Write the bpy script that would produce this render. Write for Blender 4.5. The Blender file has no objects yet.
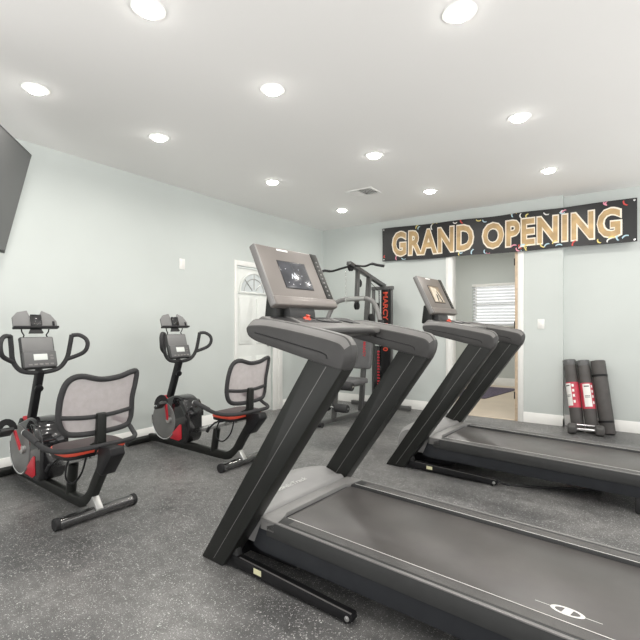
import bpy, bmesh, math, random
from mathutils import Vector, Matrix
random.seed(7)
SC = bpy.context.scene
COL = SC.collection
R = math.radians
PI = math.pi

# ------------------------------------------------------------------ materials
def nd(nt, t, **kw):
    n = nt.nodes.new(t)
    for k, v in kw.items():
        setattr(n, k, v)
    return n

def mat(name, col, rough=.5, metal=0., var=.08, scale=12., bump=0., bscale=200., emit=0., alpha=1., spec=.5, coat=0.):
    m = bpy.data.materials.new(name)
    m.use_nodes = True
    nt = m.node_tree
    b = nt.nodes['Principled BSDF']
    L = nt.links.new
    tc = nd(nt, 'ShaderNodeTexCoord')
    no = nd(nt, 'ShaderNodeTexNoise')
    no.inputs['Scale'].default_value = scale
    no.inputs['Detail'].default_value = 3
    L(tc.outputs['Object'], no.inputs['Vector'])
    rp = nd(nt, 'ShaderNodeValToRGB')
    rp.color_ramp.elements[0].position = .3
    rp.color_ramp.elements[1].position = .7
    rp.color_ramp.elements[0].color = (*[c*(1-var) for c in col], 1)
    rp.color_ramp.elements[1].color = (*[min(1, c*(1+var)) for c in col], 1)
    L(no.outputs['Fac'], rp.inputs['Fac'])
    L(rp.outputs['Color'], b.inputs['Base Color'])
    b.inputs['Roughness'].default_value = rough
    b.inputs['Metallic'].default_value = metal
    b.inputs['Specular IOR Level'].default_value = spec
    b.inputs['Coat Weight'].default_value = coat
    if emit:
        L(rp.outputs['Color'], b.inputs['Emission Color'])
        b.inputs['Emission Strength'].default_value = emit
    if alpha < 1:
        b.inputs['Alpha'].default_value = alpha
    if bump:
        n2 = nd(nt, 'ShaderNodeTexNoise')
        n2.inputs['Scale'].default_value = bscale
        L(tc.outputs['Object'], n2.inputs['Vector'])
        bp = nd(nt, 'ShaderNodeBump')
        bp.inputs['Strength'].default_value = bump
        bp.inputs['Distance'].default_value = .002
        L(n2.outputs['Fac'], bp.inputs['Height'])
        L(bp.outputs['Normal'], b.inputs['Normal'])
    return m

def floor_mat():
    m = bpy.data.materials.new('speckled_rubber')
    m.use_nodes = True
    nt = m.node_tree
    b = nt.nodes['Principled BSDF']
    L = nt.links.new
    tc = nd(nt, 'ShaderNodeTexCoord')
    def noise(scale, detail, lo, hi, c0, c1):
        n = nd(nt, 'ShaderNodeTexNoise')
        n.inputs['Scale'].default_value = scale
        n.inputs['Detail'].default_value = detail
        L(tc.outputs['Object'], n.inputs['Vector'])
        r = nd(nt, 'ShaderNodeValToRGB')
        r.color_ramp.elements[0].position = lo
        r.color_ramp.elements[1].position = hi
        r.color_ramp.elements[0].color = (*c0, 1)
        r.color_ramp.elements[1].color = (*c1, 1)
        L(n.outputs['Fac'], r.inputs['Fac'])
        return r.outputs['Color'], n
    big, _ = noise(1.5, 6, .30, .70, (.055, .056, .057), (.185, .182, .177))
    mid, _ = noise(14, 6, .3, .7, (.72, .72, .72), (1.22, 1.22, 1.22))
    fine, fn = noise(220, 2, .35, .65, (.7, .7, .7), (1.3, 1.3, 1.3))
    def mul(a, c):
        x = nd(nt, 'ShaderNodeMix', data_type='RGBA', blend_type='MULTIPLY')
        x.inputs['Factor'].default_value = 1
        L(a, x.inputs['A']); L(c, x.inputs['B'])
        return x.outputs['Result']
    base = mul(mul(big, mid), fine)
    # flecks: voronoi cells, only the cells whose random value is high
    def flecks(scale, thr, rad, seed):
        mp = nd(nt, 'ShaderNodeMapping')
        mp.inputs['Location'].default_value = (seed, seed*1.7, 0)
        L(tc.outputs['Object'], mp.inputs['Vector'])
        nz = nd(nt, 'ShaderNodeTexNoise'); nz.inputs['Scale'].default_value = scale*1.2
        L(mp.outputs['Vector'], nz.inputs['Vector'])
        ad = nd(nt, 'ShaderNodeMix', data_type='RGBA', blend_type='LINEAR_LIGHT')
        ad.inputs['Factor'].default_value = .008
        L(mp.outputs['Vector'], ad.inputs['A']); L(nz.outputs['Color'], ad.inputs['B'])
        v = nd(nt, 'ShaderNodeTexVoronoi')
        v.inputs['Scale'].default_value = scale
        L(ad.outputs['Result'], v.inputs['Vector'])
        sp = nd(nt, 'ShaderNodeSeparateColor')
        L(v.outputs['Color'], sp.inputs['Color'])
        g = nd(nt, 'ShaderNodeMath', operation='GREATER_THAN'); g.inputs[1].default_value = thr
        L(sp.outputs['Red'], g.inputs[0])
        l = nd(nt, 'ShaderNodeMath', operation='LESS_THAN'); l.inputs[1].default_value = rad
        L(v.outputs['Distance'], l.inputs[0])
        mm = nd(nt, 'ShaderNodeMath', operation='MULTIPLY')
        L(g.outputs[0], mm.inputs[0]); L(l.outputs[0], mm.inputs[1])
        return mm.outputs[0]
    f1 = flecks(165, .78, .36, 3.1)
    f2 = flecks(95, .88, .26, 9.7)
    mx = nd(nt, 'ShaderNodeMath', operation='MAXIMUM'); L(f1, mx.inputs[0]); L(f2, mx.inputs[1])
    mm = nd(nt, 'ShaderNodeMath', operation='MULTIPLY'); mm.inputs[1].default_value = .9
    L(mx.outputs[0], mm.inputs[0])
    fin = nd(nt, 'ShaderNodeMix', data_type='RGBA')
    L(mm.outputs[0], fin.inputs['Factor']); L(base, fin.inputs['A'])
    fin.inputs['B'].default_value = (.62, .62, .60, 1)
    # joints between the rubber tiles
    sx = nd(nt, 'ShaderNodeSeparateXYZ'); L(tc.outputs['Object'], sx.inputs['Vector'])
    L(fin.outputs['Result'], b.inputs['Base Color'])
    b.inputs['Roughness'].default_value = .40
    b.inputs['Specular IOR Level'].default_value = .62
    bp = nd(nt, 'ShaderNodeBump'); bp.inputs['Strength'].default_value = .35; bp.inputs['Distance'].default_value = .003
    L(fn.outputs['Fac'], bp.inputs['Height']); L(bp.outputs['Normal'], b.inputs['Normal'])
    return m

def mesh_mat(name, col, a=.62):
    # woven mesh, fine enough to read as a sheer fabric
    return mat(name, col, .85, var=.06, scale=30, alpha=a)

def slat_mat():
    m = bpy.data.materials.new('blind_slat'); m.use_nodes = True; nt = m.node_tree; L = nt.links.new
    a = nd(nt, 'ShaderNodeBsdfDiffuse'); a.inputs['Color'].default_value = (.78, .79, .79, 1)
    b = nd(nt, 'ShaderNodeBsdfTranslucent'); b.inputs['Color'].default_value = (.85, .87, .88, 1)
    x = nd(nt, 'ShaderNodeMixShader'); x.inputs[0].default_value = .5
    L(a.outputs[0], x.inputs[1]); L(b.outputs[0], x.inputs[2]); L(x.outputs[0], nt.nodes['Material Output'].inputs['Surface'])
    return m

M = dict(
 wall=mat('wall_paint', (.55, .585, .564), .75, var=.025, scale=1.3, bump=.05, bscale=60),
 ceil=mat('ceiling_paint', (.85, .84, .82), .85, var=.01, scale=1.),
 white=mat('white_trim', (.80, .80, .77), .4, var=.02),
 doorw=mat('white_door', (.74, .76, .73), .45, var=.02),
 floor=floor_mat(),
 tan=mat('tan_vinyl', (.60, .51, .40), .35, var=.06, scale=3),
 wood=mat('raw_pine', (.55, .43, .31), .6, var=.15, scale=30),
 steelw=mat('chrome', (.72, .72, .72), .22, metal=1., var=.05),
 alu=mat('brushed_silver', (.50, .50, .49), .38, metal=.85, var=.06),
 silverp=mat('silver_plastic', (.20, .195, .19), .38, var=.05, scale=4, metal=.35),
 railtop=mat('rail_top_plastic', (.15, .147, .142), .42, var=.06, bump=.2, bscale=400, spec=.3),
 bezel=mat('champagne_plastic', (.18, .163, .15), .36, var=.05, scale=5, metal=.3),
 greyp=mat('grey_plastic', (.046, .045, .044), .42, var=.07, bump=.15, bscale=400, spec=.3),
 dgrey=mat('dark_grey_plastic', (.042, .043, .043), .45, var=.08, bump=.15, bscale=400, spec=.3),
 charcoal=mat('charcoal_steel', (.014, .015, .0135), .38, var=.1, bump=.1, bscale=500, spec=.3),
 black=mat('black_plastic', (.008, .008, .009), .45, var=.15, spec=.3),
 gloss=mat('gloss_black', (.012, .012, .013), .12, var=.1, coat=.4),
 rubber=mat('black_rubber', (.022, .022, .023), .65, var=.15, bump=.2, spec=.3),
 foam=mat('foam_grip', (.035, .035, .036), .7, var=.15, bump=.4, bscale=300, spec=.3),
 bluegrey=mat('deck_shell', (.024, .026, .030), .42, var=.1, spec=.3),
 hood=mat('hood_plastic', (.25, .248, .245), .42, var=.06, scale=5),
 belt=mat('running_belt', (.082, .077, .074), .34, var=.14, scale=6, bump=.12, bscale=500),
 red=mat('red_plastic', (.55, .02, .035), .4, var=.1),
 orange=mat('orange_red', (.62, .07, .035), .45, var=.08),
 redvinyl=mat('dark_vinyl', (.05, .028, .03), .5, var=.15),
 screen=mat('dark_screen', (.045, .047, .055), .18, var=.25, scale=14, coat=.3),
 lcd=mat('lcd_glass', (.62, .65, .62), .2, var=.04),
 lcdglow=mat('screen_marks', (.45, .47, .52), .4, var=.1),
 beige=mat('screen_beige', (.55, .49, .40), .4, var=.2, scale=20),
 beige2=mat('screen_brown', (.22, .17, .12), .4, var=.2, scale=20),
 tvs=mat('tv_screen', (.10, .10, .10), .25, var=.02, scale=1.),
 white2=mat('white_print', (.78, .77, .74), .5, var=.03),
 pad=mat('grey_vinyl', (.11, .11, .112), .5, var=.1),
 gym=mat('grey_steel', (.11, .11, .108), .33, metal=.4, var=.1),
 banner=mat('black_banner', (.014, .014, .0145), .42, var=.2, scale=5),
 gold=mat('gold_print', (.50, .34, .16), .45, var=.25, scale=9),
 cream=mat('cream_print', (.85, .78, .66), .5, var=.04),
 pink=mat('pink_print', (.75, .30, .38), .5), cyan=mat('blue_print', (.45, .62, .70), .5),
 yellow=mat('yellow_print', (.72, .60, .20), .5), rosered=mat('red_print', (.62, .06, .05), .5),
 yoga=mat('black_foam_mat', (.070, .065, .062), .6, var=.12, bump=.2),
 wrapred=mat('red_wrapper', (.50, .05, .08), .4, var=.12),
 plastic=mat('clear_wrap', (.11, .11, .11), .2, var=.2, scale=30),
 iron=mat('cast_iron', (.07, .068, .065), .55, var=.2, bump=.3),
 rug=mat('purple_rug', (.10, .085, .12), .95, var=.5, scale=45),
 slat=slat_mat(),
 lens=mat('lamp_lens', (1., .98, .93), .5, var=0., emit=34.),
 meshf=mesh_mat('back_mesh', (.42, .365, .37), .66),
 sticker=mat('sticker', (.72, .70, .45), .5, var=.1),
)

# ------------------------------------------------------------------ mesh builder
class MB:
    def __init__(s): s.bm = bmesh.new(); s.mi = 0
    def _mi(s, faces):
        for f in faces: f.material_index = s.mi
    def box(s, c, size, rot=None):
        m = Matrix.Translation(c)
        if rot is not None: m = m @ rot.to_4x4()
        m = m @ Matrix.Diagonal((*size, 1))
        r = bmesh.ops.create_cube(s.bm, size=1, matrix=m)
        s._mi({f for v in r['verts'] for f in v.link_faces}); return s
    def box2(s, a, b):
        return s.box([(a[i]+b[i])/2 for i in range(3)], [abs(b[i]-a[i]) for i in range(3)])
    def prism(s, pts, a, b, axis='y'):
        """extrude polygon pts (2D) from a to b along axis. y: pts=(x,z); z: pts=(x,y); x: pts=(y,z)"""
        f = {'y': lambda p, t: (p[0], t, p[1]), 'z': lambda p, t: (p[0], p[1], t), 'x': lambda p, t: (t, p[0], p[1])}[axis]
        A = [s.bm.verts.new(f(p, a)) for p in pts]; B = [s.bm.verts.new(f(p, b)) for p in pts]
        fs = [s.bm.faces.new(A), s.bm.faces.new(B[::-1])]
        n = len(pts)
        for i in range(n): fs.append(s.bm.faces.new((A[i], B[i], B[(i+1) % n], A[(i+1) % n])))
        s._mi(fs); return s
    def poly(s, pts):
        f = s.bm.faces.new([s.bm.verts.new(p) for p in pts]); s._mi([f]); return s
    def tube(s, pts, r, seg=12, closed=False, cap=True, sq=None):
        """tube along points; r scalar or list; sq=(w,h) rectangular cross-section"""
        P = [Vector(p) for p in pts]; n = len(P)
        rs = r if isinstance(r, (list, tuple)) else [r]*n
        rings = []; up = None
        for i in range(n):
            if closed: t = (P[(i+1) % n]-P[i-1])
            else: t = P[min(i+1, n-1)]-P[max(i-1, 0)]
            t.normalize()
            if up is None:
                up = Vector((0, 0, 1)) if abs(t.z) < .9 else Vector((1, 0, 0))
                if sq: up = Vector((0, 1, 0)) if abs(t.y) < .9 else Vector((0, 0, 1))
            side = t.cross(up).normalized(); up = side.cross(t).normalized()
            ring = []
            if sq:
                w, h = sq[0]/2, sq[1]/2
                for a, b in ((-1, -1), (1, -1), (1, 1), (-1, 1)):
                    ring.append(s.bm.verts.new(P[i]+up*a*w+side*b*h))
            else:
                for k in range(seg):
                    a = 2*PI*k/seg
                    ring.append(s.bm.verts.new(P[i]+(side*math.cos(a)+up*math.sin(a))*rs[i]))
            rings.append(ring)
        fs = []; m = len(rings[0])
        off = 0
        if closed:
            # align seam
            best = min(range(m), key=lambda o: (rings[-1][0].co-rings[0][o].co).length); off = best
        for i in range(n if closed else n-1):
            A = rings[i]; B = rings[(i+1) % n]; o = off if (closed and i == n-1) else 0
            for k in range(m): fs.append(s.bm.faces.new((A[k], A[(k+1) % m], B[(k+1+o) % m], B[(k+o) % m])))
        if cap and not closed: fs += [s.bm.faces.new(rings[0][::-1]), s.bm.faces.new(rings[-1])]
        s._mi(fs); return s
    def cyl(s, a, b, r, r2=None, seg=20): return s.tube([a, b], [r, r if r2 is None else r2], seg)
    def lathe(s, prof, origin=(0, 0, 0), axis=(0, 0, 1), seg=24):
        """prof: list of (radius, height) along axis"""
        ax = Vector(axis).normalized(); q = Vector((0, 0, 1)).rotation_difference(ax); o = Vector(origin)
        rings = []
        for r, h in prof:
            rings.append([s.bm.verts.new(o+q @ Vector((max(r, 1e-4)*math.cos(2*PI*k/seg), max(r, 1e-4)*math.sin(2*PI*k/seg), h))) for k in range(seg)])
        fs = []
        for A, B in zip(rings, rings[1:]):
            for k in range(seg): fs.append(s.bm.faces.new((A[k], A[(k+1) % seg], B[(k+1) % seg], B[k])))
        fs += [s.bm.faces.new(rings[0][::-1]), s.bm.faces.new(rings[-1])]
        s._mi(fs); return s
    def grid(s, fn, nu, nv):
        V = [[s.bm.verts.new(fn(i/nu, j/nv)) for j in range(nv+1)] for i in range(nu+1)]
        s._mi([s.bm.faces.new((V[i][j], V[i+1][j], V[i+1][j+1], V[i][j+1])) for i in range(nu) for j in range(nv)]); return s
    def build(s, name, m, parent=None, bevel=0., smooth=40., seg=2, **kw):
        bmesh.ops.recalc_face_normals(s.bm, faces=s.bm.faces)
        if bevel:
            es = [e for e in s.bm.edges if len(e.link_faces) == 2 and e.calc_face_angle(0) > R(25)]
            bmesh.ops.bevel(s.bm, geom=es, offset=bevel, segments=seg, affect='EDGES', clamp_overlap=True, profile=.5)
        me = bpy.data.meshes.new(name); s.bm.to_mesh(me); s.bm.free()
        for mm in (m if isinstance(m, (list, tuple)) else [m]): me.materials.append(mm)
        for p in me.polygons: p.use_smooth = True
        me.set_sharp_from_angle(angle=R(smooth))
        o = bpy.data.objects.new(name, me); COL.objects.link(o)
        if parent is not None: o.parent = parent
        for k, v in kw.items(): o[k] = v
        return o

def spline(pts, n=6, closed=False):
    """Catmull-Rom through points"""
    P = [Vector(p) for p in pts]; out = []; N = len(P)
    rng = range(N) if closed else range(N-1)
    for i in rng:
        if closed: a, b, c, d = P[i-1], P[i], P[(i+1) % N], P[(i+2) % N]
        else: a, b, c, d = P[max(i-1, 0)], P[i], P[i+1], P[min(i+2, N-1)]
        for k in range(n):
            t = k/n
            out.append(.5*((2*b)+(c-a)*t+(2*a-5*b+4*c-d)*t*t+(3*b-a-3*c+d)*t**3))
    if not closed: out.append(P[-1])
    return out

def rpoly(pts, r, n=4):
    """round polygon corners (2D)"""
    out = []; N = len(pts)
    for i in range(N):
        p0, p1, p2 = Vector(pts[i-1]), Vector(pts[i]), Vector(pts[(i+1) % N])
        rr = r[i] if isinstance(r, (list, tuple)) else r
        a = (p0-p1); b = (p2-p1); rr = min(rr, a.length*.48, b.length*.48)
        a = p1+a.normalized()*rr; b = p1+b.normalized()*rr
        for k in range(n+1):
            t = k/n; out.append(tuple((1-t)**2*a+2*t*(1-t)*p1+t*t*b))
    return out

def empty(name, loc, rz=0., label=None, cat=None, group=None):
    o = bpy.data.objects.new(name, None); COL.objects.link(o)
    o.location = loc; o.rotation_euler = (0, 0, R(rz)); o.empty_display_size = .1
    return tag(o, label, cat, group)
def tag(o, label=None, cat=None, group=None, kind=None):
    if label: o['label'] = label
    if cat: o['category'] = cat
    if group: o['group'] = group
    if kind: o['kind'] = kind
    return o
def kids(o): return [c for c in bpy.data.objects if c.parent == o]
def copy_tree(o, parent=None):
    c = o.copy(); COL.objects.link(c); c.parent = parent
    for k in kids(o): copy_tree(k, c)
    return c

def text_bm(mb, body, fn, W, H, offset=0., extrude=.0, space=1., bold=0., res=3):
    """lettering fitted into W x H (local u 0..W, v 0..H), every vertex mapped by fn(u, v, w)"""
    cu = bpy.data.curves.new('t', 'FONT'); cu.body = body; cu.size = 1; cu.offset = bold
    cu.extrude = extrude if extrude else 0; cu.resolution_u = res; cu.space_character = space
    ob = bpy.data.objects.new('t', cu); COL.objects.link(ob)
    bpy.context.view_layer.update()
    me = bpy.data.meshes.new_from_object(ob.evaluated_get(bpy.context.evaluated_depsgraph_get()))
    xs = [v.co.x for v in me.vertices]; ys = [v.co.y for v in me.vertices]
    x0, x1, y0, y1 = min(xs), max(xs), min(ys), max(ys)
    vs = []
    for v in me.vertices:
        u = (v.co.x-x0)/(x1-x0)*(W+2*offset)-offset; w = (v.co.y-y0)/(y1-y0)*(H+2*offset)-offset
        vs.append(mb.bm.verts.new(fn(u, w, v.co.z)))
    for p in me.polygons:
        try:
            f = mb.bm.faces.new([vs[i] for i in p.vertices]); f.material_index = mb.mi
        except ValueError: pass
    bpy.data.objects.remove(ob); bpy.data.curves.remove(cu); bpy.data.meshes.remove(me)
    return mb

def struct(o): o['kind'] = 'structure'; return o

# ------------------------------------------------------------------ the room
LX, BY, RY, CH = -4.17, 5.98, 6.07, 2.74      # left wall, back wall, recessed back wall, ceiling height
EX = -.705                                     # corner where the back wall steps back
D0, D1, DH = -2.05, -1.215, 2.22               # doorway opening
XR, YN = 2.3, -1.3
WLO, WHI = 3.4, 1.5
FY = 9.3                                       # far wall of the next room
mb = MB(); mb.box2((LX-.15, YN, -.1), (XR, 6.0, 0)); mb.box2((EX, 6.0, -.1), (XR, RY+.1, 0))
struct(mb.build('floor', M['floor']))
mb = MB(); mb.box2((LX-.15, YN, CH), (XR, RY+.15, CH+.12))
struct(mb.build('ceiling', M['ceil']))
DL0, DL1, DLH = 4.035, 4.735, 1.965             # entry door slab on left wall
mb = MB(); mb.box2((LX-.12, YN, 0), (LX, DL0, CH)); mb.box2((LX-.12, DL1, 0), (LX, BY+.12, CH)); mb.box2((LX-.12, DL0, DLH), (LX, DL1, CH))
struct(mb.build('wall_left', M['wall']))
mb = MB()
mb.box2((LX, BY, 0), (D0, BY+.12, CH)); mb.box2((D1, BY, 0), (EX, BY+.12, CH)); mb.box2((D0, BY, DH), (D1, BY+.12, CH))
struct(mb.build('wall_back', M['wall']))
mb = MB(); mb.box2((EX-.05, RY, 0), (XR, RY+.12, CH))
struct(mb.build('wall_right', M['wall']))

def base_prof(d=.014, h=.105): return [(0, 0), (d, 0), (d, h*.72), (d*.75, h*.76), (d*.6, h*.93), (d*.2, h), (0, h)]
BH = .125
mb = MB()
for a, b in ((YN, 3.995), (4.92, BY)):
    mb.prism([(LX+p[0], p[1]) for p in base_prof(h=BH)], a, b, 'y')
struct(mb.build('baseboard_left', M['white']))
mb = MB()
for a, b in ((LX, D0-.07), (D1+.075, EX+.014)):
    mb.prism([(BY-p[0], p[1]) for p in base_prof(h=BH)], a, b, 'x')
mb.prism([(EX+p[0], p[1]) for p in base_prof(h=BH)], BY-.014, RY, 'y')
mb.prism([(RY-p[0], p[1]) for p in base_prof(h=BH)], EX, XR, 'x')
struct(mb.build('baseboard_back', M['white']))

# doorway trim in the back wall
mb = MB(); mb.box2((D0-.07, BY-.016, 0), (D0, BY, DH+.07)); mb.box2((D0-.055, BY-.021, 0), (D0-.012, BY-.016, DH+.07))
mb.box2((D1+.012, BY-.016, 0), (D1+.078, BY, DH+.07)); mb.box2((D1+.024, BY-.021, 0), (D1+.066, BY-.016, DH+.07))
mb.box2((D0-.07, BY-.016, DH), (D1+.078, BY, DH+.07))
struct(mb.build('trim_1', M['white'], bevel=.003))
mb = MB(); mb.box2((D0, BY-.01, 0), (D0+.02, BY+.13, DH)); mb.box2((D0, BY-.01, DH-.02), (D1, BY+.13, DH))
struct(mb.build('trim_2', M['white'], bevel=.002))
mb = MB(); mb.box2((D1-.022, BY-.012, 0), (D1+.012, BY+.13, DH-.02))
jb = struct(mb.build('trim_3', M['wood'], bevel=.002))
for z in (.32, 1.2, 1.99):
    m2 = MB(); m2.box2((D1-.026, BY-.006, z-.045), (D1-.0225, BY+.02, z+.045)); m2.cyl((D1-.026, BY-.012, z-.045), (D1-.026, BY-.012, z+.045), .007)
    struct(m2.build('hinge', M['black'], jb))
mb = MB(); mb.box2((D0, BY-.005, 0), (D1, BY+.06, .008))
struct(mb.build('trim_4', M['tan'], bevel=.002))

# the next room
N0, N1 = -4.6, -.3
mb = MB(); mb.box2((N0, 6.0, -.1), (EX, FY+.1, 0)); struct(mb.build('floor', M['tan']))
mb = MB(); mb.box2((N0, BY+.12, CH), (N1, FY+.12, CH+.1)); struct(mb.build('ceiling', M['ceil']))
W0, W1, WZ0, WZ1 = -2.74, -1.84, 1.18, 2.02
mb = MB()
mb.box2((N0, FY, 0), (W0, FY+.12, CH)); mb.box2((W1, FY, 0), (N1, FY+.12, CH))
mb.box2((W0, FY, 0), (W1, FY+.12, WZ0)); mb.box2((W0, FY, WZ1), (W1, FY+.12, CH))
mb.box2((N0-.1, BY+.12, 0), (N0, FY+.12, CH)); mb.box2((N1-.35, RY+.12, 0), (N1-.25, FY+.12, CH))
struct(mb.build('wall_far', M['wall']))
mb = MB(); mb.prism([(FY-p[0], p[1]) for p in base_prof(h=.15)], N0, N1-.35, 'x'); struct(mb.build('baseboard_far', M['white']))
mb = MB()
for a, b in (((W0-.02, FY-.015, WZ0-.03), (W1+.02, FY+.01, WZ0)), ((W0, FY+.04, WZ0), (W0+.04, FY+.1, WZ1)), ((W1-.04, FY+.04, WZ0), (W1, FY+.1, WZ1)),
             ((W0+.04, FY+.04, WZ0), (W1-.04, FY+.1, WZ0+.04)), ((W0+.04, FY+.04, WZ1-.04), (W1-.04, FY+.1, WZ1)), ((W0+.04, FY+.05, 1.58), (W1-.04, FY+.09, 1.62))):
    mb.box2(a, b)
win = struct(mb.build('window_1', M['white']))
g = MB(); g.box2((W0+.04, FY+.068, WZ0+.04), (W1-.04, FY+.072, WZ1-.04))
gm = bpy.data.materials.new('window_glass'); gm.use_nodes = True
gb = gm.node_tree.nodes['Principled BSDF']; gb.inputs['Transmission Weight'].default_value = 1; gb.inputs['Roughness'].default_value = 0; gb.inputs['IOR'].default_value = 1.1
struct(g.build('pane', gm, win))
bl = empty('window_blind', (-2.29, FY-.02, 1.6), 0, 'white horizontal slat blind over the window in the room beyond the doorway', 'blind')
m2 = MB(); m2.box((0, 0, .405), (.9, .05, .045)); m2.build('head_rail', M['white'], bl, bevel=.004)
m2 = MB()
for i in range(13):
    z = .35-i*.0615
    m2.box((0, 0, z), (.88, .062, .003), Matrix.Rotation(R(42), 3, 'X'))
m2.build('slat_stack', M['slat'], bl)
m2 = MB(); m2.box((0, 0, -.425), (.88, .04, .02)); m2.build('bottom_rail', M['white'], bl, bevel=.003)
m2 = MB(); m2.cyl((-.36, -.03, .39), (-.36, -.03, -.25), .005); m2.build('tilt_wand', M['white2'], bl)
rg = MB(); rg.prism(rpoly([(-2.55, 7.45), (-2.0, 7.45), (-1.78, 8.9), (-2.6, 8.9)], .03), 0.0005, .012, 'z')
tag(rg.build('rug', M['rug']), 'small dark purple rug lying on the tan floor of the room beyond the doorway', 'rug')

# entry door in the left wall
mb = MB()
for a, b in (((LX-.005, 3.995, 0), (LX+.018, DL0, DLH+.065)), ((LX-.005, DL1, 0), (LX+.018, 4.83, DLH+.065)), ((LX-.005, DL0, DLH), (LX+.018, DL1, DLH+.065))): mb.box2(a, b)
mb.box2((LX-.005, 4.83, 0), (LX+.03, 4.92, DLH+.065))
struct(mb.build('trim_5', M['white'], bevel=.006))
dr = empty('door_1', (LX-.03, (DL0+DL1)/2, 0)); struct(dr)
DW = (DL1-DL0)
mb = MB(); mb.box2((-.04, -DW/2+.004, .01), (.0, DW/2-.004, DLH-.012)); struct(mb.build('door_slab', M['doorw'], dr, bevel=.002))
def panel(y0, y1, z0, z1, arch=0):
    p = MB()
    pts = [(y0, z0), (y1, z0), (y1, z1)]
    if arch: pts += [((y0+y1)/2+ (y1-y0)/2*math.cos(a), z1+arch*math.sin(a)) for a in [PI*k/8 for k in range(1, 8)]]
    pts.append((y0, z1))
    p.prism(pts, -.002, .012, 'x')
    c = ((y0+y1)/2, (z0+z1)/2)
    p.prism([(c[0]+(q[0]-c[0])*.8, c[1]+(q[1]-c[1])*.88) for q in pts], .010, .017, 'x')
    struct(p.build('door_panel', M['doorw'], dr, bevel=.004))
for s in (-1, 1):
    panel(min(s*.05, s*.28), max(s*.05, s*.28), .95, 1.55, .03); panel(min(s*.05, s*.28), max(s*.05, s*.28), .2, .78)
# fan light
fz, fr = 1.625, .265
p = MB(); p.prism([(fr*math.cos(a), fz+fr*math.sin(a)) for a in [PI*k/20 for k in range(21)]], -.001, .005, 'x')
fl = struct(p.build('fan_light', mat('frosted_glass', (.62, .66, .66), .25, var=.04), dr))
p = MB(); p.tube([(.008, fr*math.cos(a), fz+fr*math.sin(a)) for a in [PI*k/20 for k in range(21)]], .014, 8)
p.tube([(.008, -fr-.03, fz), (.008, fr+.03, fz)], .014, 8); struct(p.build('fan_frame', M['doorw'], fl))
p = MB()
for a in (45, 90, 135): p.tube([(.008, .05*math.cos(R(a)), fz+.05*math.sin(R(a))), (.008, fr*math.cos(R(a)), fz+fr*math.sin(R(a)))], .007, 6)
p.tube([(.008, .19*math.cos(a), fz+.19*math.sin(a)) for a in [PI*k/14 for k in range(15)]], .005, 6)
struct(p.build('fan_leading', M['alu'], fl))
p = MB(); p.lathe([(.028, 0), (.028, .006), (.012, .01), (.012, .04), (.026, .05), (.027, .065), (.015, .075)], (0, .29, .93), (1, 0, 0)); struct(p.build('door_handle', M['alu'], dr))
p = MB(); p.lathe([(.026, 0), (.026, .012), (.018, .018)], (0, .29, 1.08), (1, 0, 0)); struct(p.build('deadbolt', M['alu'], dr))

# ------------------------------------------------------------------ wall plates, vent, lights
def switch(loc, rz, label, name, cat, toggle=True):
    t = empty(name, loc, rz, label, cat)
    p = MB(); p.box((0, -.003, 0), (.075, .006, .118)); p.build('cover_plate', M['white'], t, bevel=.002)
    p = MB()
    if toggle: p.box((0, -.008, 0), (.034, .007, .066)); p.build('rocker', M['white2'], t, bevel=.002)
    else: p.box((0, -.007, .0), (.05, .006, .07)); p.build('sensor_face', M['white2'], t, bevel=.002)
switch((-.942, BY-.0005, 1.212), 0, 'white rocker light switch on the back wall right of the doorway', 'light_switch', 'switch')
switch((LX+.0005, 3.199, 1.887), 90, 'small white wall sensor plate high on the left wall before the white door', 'wall_sensor', 'sensor', False)
vt = empty('ceiling_vent', (-2.579, 4.502, CH), 0, 'white slatted air vent set in the ceiling', 'vent')
p = MB()
for a, b in (((-.17, -.13, -.008), (.17, -.1, 0)), ((-.17, .1, -.008), (.17, .13, 0)), ((-.17, -.1, -.008), (-.14, .1, 0)), ((.14, -.1, -.008), (.17, .1, 0))): p.box2(a, b)
p.build('frame', M['white'], vt, bevel=.002)
p = MB(); p.box2((-.14, -.1, -.001), (.14, .1, -.0003)); p.build('duct_opening', M['black'], vt)
p = MB()
for i in range(9):
    p.box((-.125+i*.031, 0, -.008), (.004, .2, .016), Matrix.Rotation(R(35 if i < 4 else -35), 3, 'Y'))
p.build('louvre', M['white'], vt)

lights = [(-3.19, 1.30, 'in the left wall row, nearest the television'), (-3.19, 2.22, 'in the row along the left wall, second from the camera'),
          (-3.19, 3.62, 'in the row along the left wall, third from the camera'), (-3.21, 5.04, 'in the row along the left wall, nearest the back corner'),
          (-1.935, 1.29, 'at the top edge of the photo left of centre'), (-1.94, 2.20, 'in the middle row, second from the camera'),
          (-1.935, 3.58, 'in the middle row, third, just right of the air vent'), (-1.93, 4.91, 'in the middle row, nearest the banner'),
          (-.71, 2.19, 'at the top edge of the photo right of centre'), (-.706, 3.55, 'in the right-hand row, second from the camera'),
          (-.705, 4.93, 'in the right-hand row, nearest the banner\'s last letters')]
extra = [(.55, 2.2), (.55, 3.55), (.55, 4.93), (-.7, .6), (.55, .6), (1.7, 3.5)]
def downlight(x, y, label):
    t = empty('recessed_light', (x, y, CH), 0, label, 'ceiling light', 'recessed ceiling lights')
    p = MB(); p.lathe([(.052, -.003), (.056, -.007), (.080, -.006), (.085, 0), (.052, 0)], seg=28); p.build('trim_ring', M['white'], t)
    p = MB(); p.lathe([(.052, -.004), (.052, -.014), (.044, -.022), (.025, -.027), (0, -.028)], seg=28); p.build('lens', M['lens'], t)
    ld = bpy.data.lights.new('downlight_lamp', 'AREA'); ld.shape = 'DISK'; ld.size = .12; ld.energy = 8; ld.color = (1, .965, .915); ld.spread = R(165)
    lo = bpy.data.objects.new('downlight_lamp', ld); COL.objects.link(lo); lo.parent = t; lo.location = (0, 0, -.030)
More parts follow.
